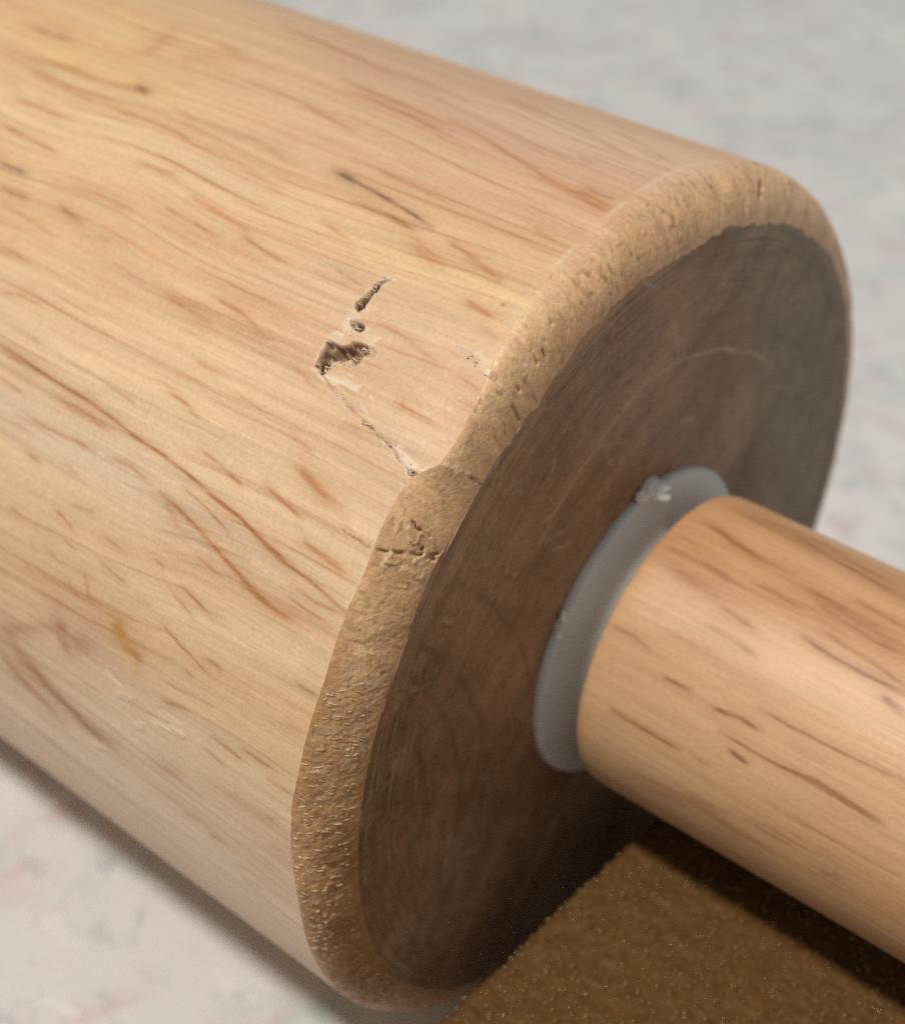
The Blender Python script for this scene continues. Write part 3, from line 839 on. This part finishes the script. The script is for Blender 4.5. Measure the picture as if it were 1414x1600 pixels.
# the glued strip of greyer wood
lam = sstep(-.015, .015, (YF - (.186 + (ZF - .858) * -.494)) / 1.1)
lam = lam * sstep(-.5, -.1, ZF)
fcol = fcol + (np.array([.245, .195, .125]) * (1 + .2 * blot2)[..., None] - fcol) * (.75 * lam)[..., None]
fcol = fcol * (1 + .16 * blot2 + (.05 + .24 * edge_) * rings_ + .16 * rays)[..., None]
speck = sstep(.52, .85, noise2(YF * 42, ZF * 60, 621)) * sstep(.0, .5, noise2(YF * 6, ZF * 6, 622)) + .7 * sstep(.6, .9, noise2(RF * 120, TF * 22, 623))
fcol = fcol + (np.array([.47, .38, .27]) - fcol) * (.30 * np.clip(speck, 0, 1))[..., None]
pore = sstep(.5, .8, noise2(YF * 95, ZF * 95, 624))
fcol = fcol * (1 - .22 * pore)[..., None]


def face_mark(pts, wd, tgt, k, lift=0., seed=0):
    global fcol, dF
    y0, z0, dep = on_face(pts)
    wr = wd * .5 * dep.mean() / FPX
    m_ = (np.abs(YF - y0.mean()) < np.ptp(y0) / 2 + .05) & (np.abs(ZF - z0.mean()) < np.ptp(z0) / 2 + .05)
    dst, pos = seg_dist(YF[m_], ZF[m_], y0, z0)
    a = np.exp(-(dst / wr) ** 2) * np.clip(.65 + .5 * noise2(YF[m_] * 40, ZF[m_] * 40, seed), .1, 1) * sstep(0, .1, pos) * sstep(1, .9, pos)
    fcol[m_] = fcol[m_] + (np.array(tgt) - fcol[m_]) * (k * a)[..., None]
    dF[m_] += lift * a


dF = (.0016 * rings_ * (0.4 + 1.2 * edge_) + .0012 * blot2) * fade
LT = [.50, .37, .25]
face_mark([(820, 900), (868, 800), (905, 740), (960, 660), (1010, 600), (1070, 560), (1130, 545), (1180, 552), (1215, 575)], 8, LT, .95, -.003, 650)
face_mark([(1215, 575), (1225, 620), (1215, 660)], 8, [.40, .32, .22], .3, 0, 651)
for i, a in enumerate([[(850, 845), (880, 830), (905, 795)], [(860, 860), (900, 845)], [(840, 820), (870, 800)], [(1060, 660), (1085, 650)], [(1000, 440), (1040, 455)], [(1110, 490), (1125, 470)], [(1230, 470), (1260, 440)], [(1270, 500), (1280, 480)], [(790, 900), (795, 870)],
                      [(575, 1290), (600, 1265)], [(690, 970), (705, 975)], [(640, 1080), (665, 1075)], [(930, 700), (980, 690)], [(700, 1330), (706, 1300)], [(728, 1300), (733, 1280)]]):
    face_mark(a, 9, [.46, .38, .28], .5, .003, 660 + i)
for i, a in enumerate([[(643, 997), (692, 1033), (728, 1073), (751, 1123), (757, 1200), (750, 1290)], [(625, 1045), (672, 1085), (705, 1140), (718, 1210), (715, 1290)], [(605, 1110), (640, 1150), (665, 1210), (672, 1290)], [(700, 900), (770, 945), (815, 1010), (835, 1090)]]):
    face_mark(a, 14, [.12, .07, .04], .5, 0, 680 + i)
for i in range(70):
    x0 = rng.uniform(1120, 1315); y0 = rng.uniform(390, 760); ln = rng.uniform(6, 26); sl = rng.uniform(-1.6, -.4)
    face_mark([(x0, y0), (x0 + ln * .6, y0 + ln * .6 * sl)], rng.uniform(6, 15), [.44, .37, .28], rng.uniform(.2, .55), .002, 900 + i)
for i in range(90):
    x0 = rng.uniform(640, 1120); y0 = rng.uniform(430, 1250); ln = rng.uniform(4, 16); sl = rng.uniform(-1.8, -.8)
    face_mark([(x0, y0), (x0 + ln * .6, y0 + ln * .6 * sl)], rng.uniform(3, 7), [.46, .37, .26], rng.uniform(.2, .6), .002, 990 + i)
for i in range(34):
    x0 = rng.uniform(580, 860); y0 = rng.uniform(1120, 1380); ln = rng.uniform(60, 200)
    face_mark([(x0, y0), (x0 + rng.uniform(-8, 8) + 4, y0 + ln * .5), (x0 - 6 + rng.uniform(-8, 8), y0 + ln)], rng.uniform(8, 18), LT if rng.random() < .6 else [.12, .07, .04], rng.uniform(.12, .32), 0, 700 + i)
for i in range(230):
    t0 = math.radians(rng.uniform(8, 100)); r0 = .892 - .22 * rng.random() ** 1.7; dt = rng.uniform(.03, .13)
    tt = np.linspace(t0, t0 + dt, 5)
    P = np.stack([np.zeros(5), -r0 * np.sin(tt), r0 * np.cos(tt)], -1) - CAM
    pc = P @ M.T
    face_mark(np.stack([PW / 2 + FPX * pc[:, 0] / pc[:, 2], PH / 2 + FPX * pc[:, 1] / pc[:, 2]], -1), rng.uniform(2.2, 4), [.46, .37, .25] if i % 4 else [.12, .07, .04], rng.uniform(.25, .7), .0015, 760 + i)
VF = np.stack([dF, YF, ZF + 1], -1)
VF[0] = E_edge
face = mesh_obj('end_face', VF.reshape(-1, 3), grid_faces(NF, NT, True), mat_face, barrel, fcol.reshape(-1, 3))
face['label'] = 'dark shaded flat end of the barrel with circular scratch'

# ---- grey bushing in the bore
HO = (0.0, 0.004, -0.006)
prof = [(-.05, .30), (-.05, .366), (.004, .3668), (.009, .3664), (.013, .3650), (.016, .3625), (.0175, .3590), (.0185, .3500), (.0215, .3350), (.0290, .3100), (.0380, .2900), (.0440, .2800), (.0470, .2750), (.110, .2740), (.110, .2)]
bv, bf = revolve(prof, 256)
bush = mesh_obj('bushing', bv, bf, mat_plastic, pin)
bush['label'] = 'grey plastic bushing ring between barrel and handle'


def lump(name, center, rad, seed, parent, mat, nu=14, nv=20):
    a = np.linspace(0, np.pi, nu)[:, None]; b_ = np.linspace(0, 2 * np.pi, nv, endpoint=False)[None, :]
    n = np.stack([np.sin(a) * np.cos(b_), np.sin(a) * np.sin(b_), np.cos(a) * np.ones_like(b_)], -1)
    k = 1 + .30 * noise2(n[..., 0] * 2.2 + seed, n[..., 1] * 2.2 + n[..., 2] * 3.1, seed) + .15 * noise2(n[..., 0] * 5 + seed, n[..., 2] * 5, seed + 1)
    P = n * k[..., None] * np.array(rad) + np.array(center)
    return mesh_obj(name, P.reshape(-1, 3), grid_faces(nu, nv, True), mat, parent)


for i, (px, py, rad) in enumerate([(1020, 764, (.034, .028, .020)), (1003, 776, (.014, .013, .014)), (871, 993, (.008, .007, .010)), (845, 1090, (.004, .005, .006)), (880, 965, (.006, .007, .016))]):
    y0, z0, _ = on_face([(px, py)], .012)
    lump('burr', (.012, y0[0], z0[0] + 1), rad, 5 + i, bush, mat_burr)

# ---- handles
HR = 0.342


def handle(flip=False):
    pr = [(.050, .10), (.076, .20), (.0765, .295), (.077, .320), (.080, .329), (.085, .335), (.094, .339), (.106, .341), (.125, HR)]
    x = np.linspace(.14, 1.35, 220)
    pr += [(a, HR) for a in x]
    for a in np.linspace(1.4, 3.9, 46):
        t = (a - 1.4) / 2.5
        pr.append((a, HR + .09 * math.sin(math.pi * min(t * .62, 1)) ** 2 * (1 if t < .8 else 1)))
    r_end = pr[-1][1]
    for a in np.linspace(0.1, 1, 14) * math.pi / 2:
        pr.append((3.9 + .22 * math.sin(a), max(.002, r_end * (1 - .0) * math.cos(a) ** .6)))
    pr = np.array(pr)
    th = np.concatenate([np.linspace(tc_ - 1.6, tc_ + 1.6, 420), np.linspace(tc_ + 1.6, tc_ - 1.6 + 2 * np.pi, 60)[1:-1]])
    thr = (th - tc_ + np.pi) % (2 * np.pi) - np.pi + tc_
    Xh = np.repeat(pr[:, 0][:, None], len(th), 1); Th = np.repeat(thr[None], len(pr), 0)
    Rh = np.repeat(pr[:, 1][:, None], len(th), 1)
    arc = Th * HR
    a1 = fbm(Xh * 1.2 + 40, arc * 9, 801, 4); a2 = fbm(Xh * 3.0, arc * 45, 811, 4); a3 = fbm(Xh * 7, arc * 140, 821, 3)
    H1 = np.array([.70, .44, .235]); H2 = np.array([.56, .31, .145])
    mv = np.clip(.42 + .8 * a1 + .4 * a2, 0, 1)[..., None]
    hc = H1 * (1 - mv) + H2 * mv
    hc = hc * (1 + .05 * a2 + .05 * a3)[..., None]
    dm = sstep(.38, .85, noise2(Xh * 5.5, arc * 60, 831) * .75 + .35 * noise2(Xh * 22, arc * 240, 832)) * np.clip(.4 + 1.2 * a1, .05, 1)
    hc = hc + (np.array([.33, .135, .05]) - hc) * (.45 * dm)[..., None]
    # warmer, more figured wood on the upper side
    up = sstep(math.radians(35), math.radians(5), Th)
    hc = hc * (1 - np.array([.10, .20, .28]) * up[..., None] * .8)
    S2 = []
    for pts, wd, k, tone in [([(640, 250), (740, 290), (900, 400), (1010, 450)], 14, .5, .15), ([(700, 270), (880, 400)], 10, .4, .1), ([(510, 390), (600, 440), (690, 500), (760, 560)], 30, .4, .2), ([(590, 440), (680, 500)], 30, .3, .2),
                             ([(680, 400), (790, 480)], 14, .4, .2), ([(760, 570), (860, 640)], 20, .5, .15), ([(700, 630), (800, 690), (880, 750)], 18, .4, .1), ([(560, 660), (740, 740)], 10, .3, .1), ([(360, 640), (430, 670), (490, 720)], 11, .65, .2),
                             ([(540, 820), (640, 870)], 11, .55, .15), ([(360, 945), (470, 1010), (600, 1085)], 8, .85, .3), ([(720, 930), (820, 970), (880, 1010)], 13, .65, .3), ([(740, 1015), (850, 1080), (960, 1140), (1080, 1190), (1200, 1260), (1320, 1340)], 9, .65, .2),
                             ([(780, 1085), (840, 1130)], 10, .9, .8), ([(880, 930), (1000, 1000), (1200, 1100), (1414, 1200)], 9, .5, .1), ([(1050, 680), (1150, 750), (1310, 830), (1414, 880)], 14, .75, .35), ([(1110, 650), (1250, 740), (1414, 850)], 13, .5, .2),
                             ([(1330, 890), (1414, 960)], 22, .6, .35), ([(1050, 500), (1200, 590), (1414, 720)], 34, .45, .15), ([(870, 240), (1000, 290), (1150, 360), (1414, 520)], 18, .4, .2), ([(1240, 550), (1414, 640)], 12, .5, .2), ([(1000, 300), (1200, 420), (1414, 540)], 12, .5, .2),
                             ([(420, 1160), (600, 1240), (760, 1310)], 14, .35, .2), ([(650, 1110), (700, 1140)], 12, .3, .1), ([(1100, 560), (1300, 690), (1414, 740)], 12, .5, .1), ([(820, 230), (960, 300), (1100, 380)], 12, .4, .2), ([(900, 480), (1050, 590)], 14, .3, .05), ([(560, 350), (640, 390)], 12, .35, .1)]:
        S2.append((px_of(Z2[0], Z2[1], pts), wd * Z2[1], min(1, k * 1.25), tone * .6))
    for pts, wd, k, tone in [([(640, 60), (800, 120), (920, 200)], 20, .3, .2), ([(1050, 0), (1200, 80), (1335, 165)], 10, .6, .15), ([(1160, 310), (1220, 330)], 12, .5, .4), ([(880, 180), (1000, 240)], 14, .3, .1)]:
        S2.append((px_of(Z3[0], Z3[1], pts), wd * Z3[1], k, tone))
    if not flip:
        paint_streaks(hc, Xh, arc, HR, S2, lambda p: on_cyl(p, HR), np.array([.33, .135, .055]), wob=.002)
    sx = -1 if flip else 1
    off = -9.02 if flip else 0
    P = np.stack([sx * Xh + off, HO[1] - Rh * np.sin(Th), HO[2] + 1 + Rh * np.cos(Th)], -1)
    f = grid_faces(len(pr), len(th), True)
    if flip:
        f = f[:, ::-1]
    return P.reshape(-1, 3), f, hc.reshape(-1, 3)


P, f, c = handle()
ho = mesh_obj('handle', P, f, mat_handle, pin, c)
ho['label'] = 'varnished orange-brown cylindrical wooden handle'

# ------------------------------------------------------------------ sanding sponge under the handle
HS = 0.56
bx0, bx1, by0, by1 = 0.055, 2.55, -2.55, 0.95
spg = bpy.data.objects.new('sanding_sponge', None)
link(spg)
spg.location = (bx0 * S, by0 * S, 0)
spg.rotation_euler = (0, 0, math.radians(-2.4))
spg['label'] = 'flat brown gritty sanding sponge lying under the handle of the rolling pin'
spg['category'] = 'sanding sponge'
ox = np.array([bx0, by0, 0])
# coated top: fine where the camera sees it
xs = np.concatenate([np.linspace(bx0, bx0 + .9, 260), np.linspace(bx0 + .9, bx1, 60)[1:]])
ys = np.concatenate([np.linspace(by0, -1.05, 50), np.linspace(-1.05, .15, 340)[1:], np.linspace(.15, by1, 40)[1:]])
XX, YY = np.meshgrid(xs, ys, indexing='ij')
wob_x = .003 * noise2(YY * 5, YY * 0, 900) + .0015 * noise2(YY * 45, YY * 0, 901)
e = np.minimum(np.minimum(XX - bx0, bx1 - XX), np.minimum(YY - by0, by1 - YY))
bump = .0025 * noise2(XX * 30, YY * 30, 911) + .0025 * noise2(XX * 70, YY * 70, 912) + .0010 * noise2(XX * 200, YY * 200, 913) + .003 * noise2(XX * 6, YY * 6, 914)
er = .035
drop = np.where(e < er, er - np.sqrt(np.maximum(0, er * er - (er - e) ** 2)), 0)
ZT = HS + bump - drop
XT = XX + wob_x * np.exp(-(XX - bx0) / .05)
topv = np.stack([XT, YY, ZT], -1).reshape(-1, 3) - ox
coat = mesh_obj('abrasive_coating', topv, grid_faces(len(xs), len(ys)), mat_coat, spg)
# foam body below
bd = []
z0_, z1_ = .002, HS - .03
ring = [(bx0 + .004, by0 + .004), (bx1 - .004, by0 + .004), (bx1 - .004, by1 - .004), (bx0 + .004, by1 - .004)]
bd = [(a - bx0, b_ - by0, z) for z in (z0_, z1_) for a, b_ in ring]
mesh_obj('foam_body', bd, [(3, 2, 1, 0), (4, 5, 6, 7), (0, 1, 5, 4), (1, 2, 6, 5), (2, 3, 7, 6), (3, 0, 4, 7)], mat_foam, spg, smooth=False)
# grit: small crystals bedded in the coating, one mesh
ng = 5200
gx = bx0 + .004 + rng.random(ng) * .95; gy = -1.05 + rng.random(ng) * 1.25
size = .0030 + .0038 * rng.random(ng) ** 2.0
gi = np.clip(np.searchsorted(xs, gx), 0, len(xs) - 1); gj = np.clip(np.searchsorted(ys, gy), 0, len(ys) - 1)
gz = ZT[gi, gj] + size * .25; gx = gx + wob_x[gi, gj] * np.exp(-(gx - bx0) / .05)
oct_ = np.array([[1, 0, 0], [0, 1, 0], [-1, 0, 0], [0, -1, 0], [0, 0, 1], [0, 0, -1]], float)
of = np.array([[0, 1, 4], [1, 2, 4], [2, 3, 4], [3, 0, 4], [1, 0, 5], [2, 1, 5], [3, 2, 5], [0, 3, 5]])
Q, _ = np.linalg.qr(rng.normal(size=(ng, 3, 3)))
sh = oct_[None] * (1 + .35 * rng.uniform(-1, 1, (ng, 6, 1)))
gv = np.einsum('nij,nkj->nki', Q, sh) * size[:, None, None] + np.stack([gx, gy, gz], -1)[:, None, :] - ox
gf = (of[None] + 6 * np.arange(ng)[:, None, None]).reshape(-1, 3)
gr = mesh_obj('grit', gv.reshape(-1, 3), gf, mat_grit, spg, smooth=False)
gr['kind'] = 'stuff'
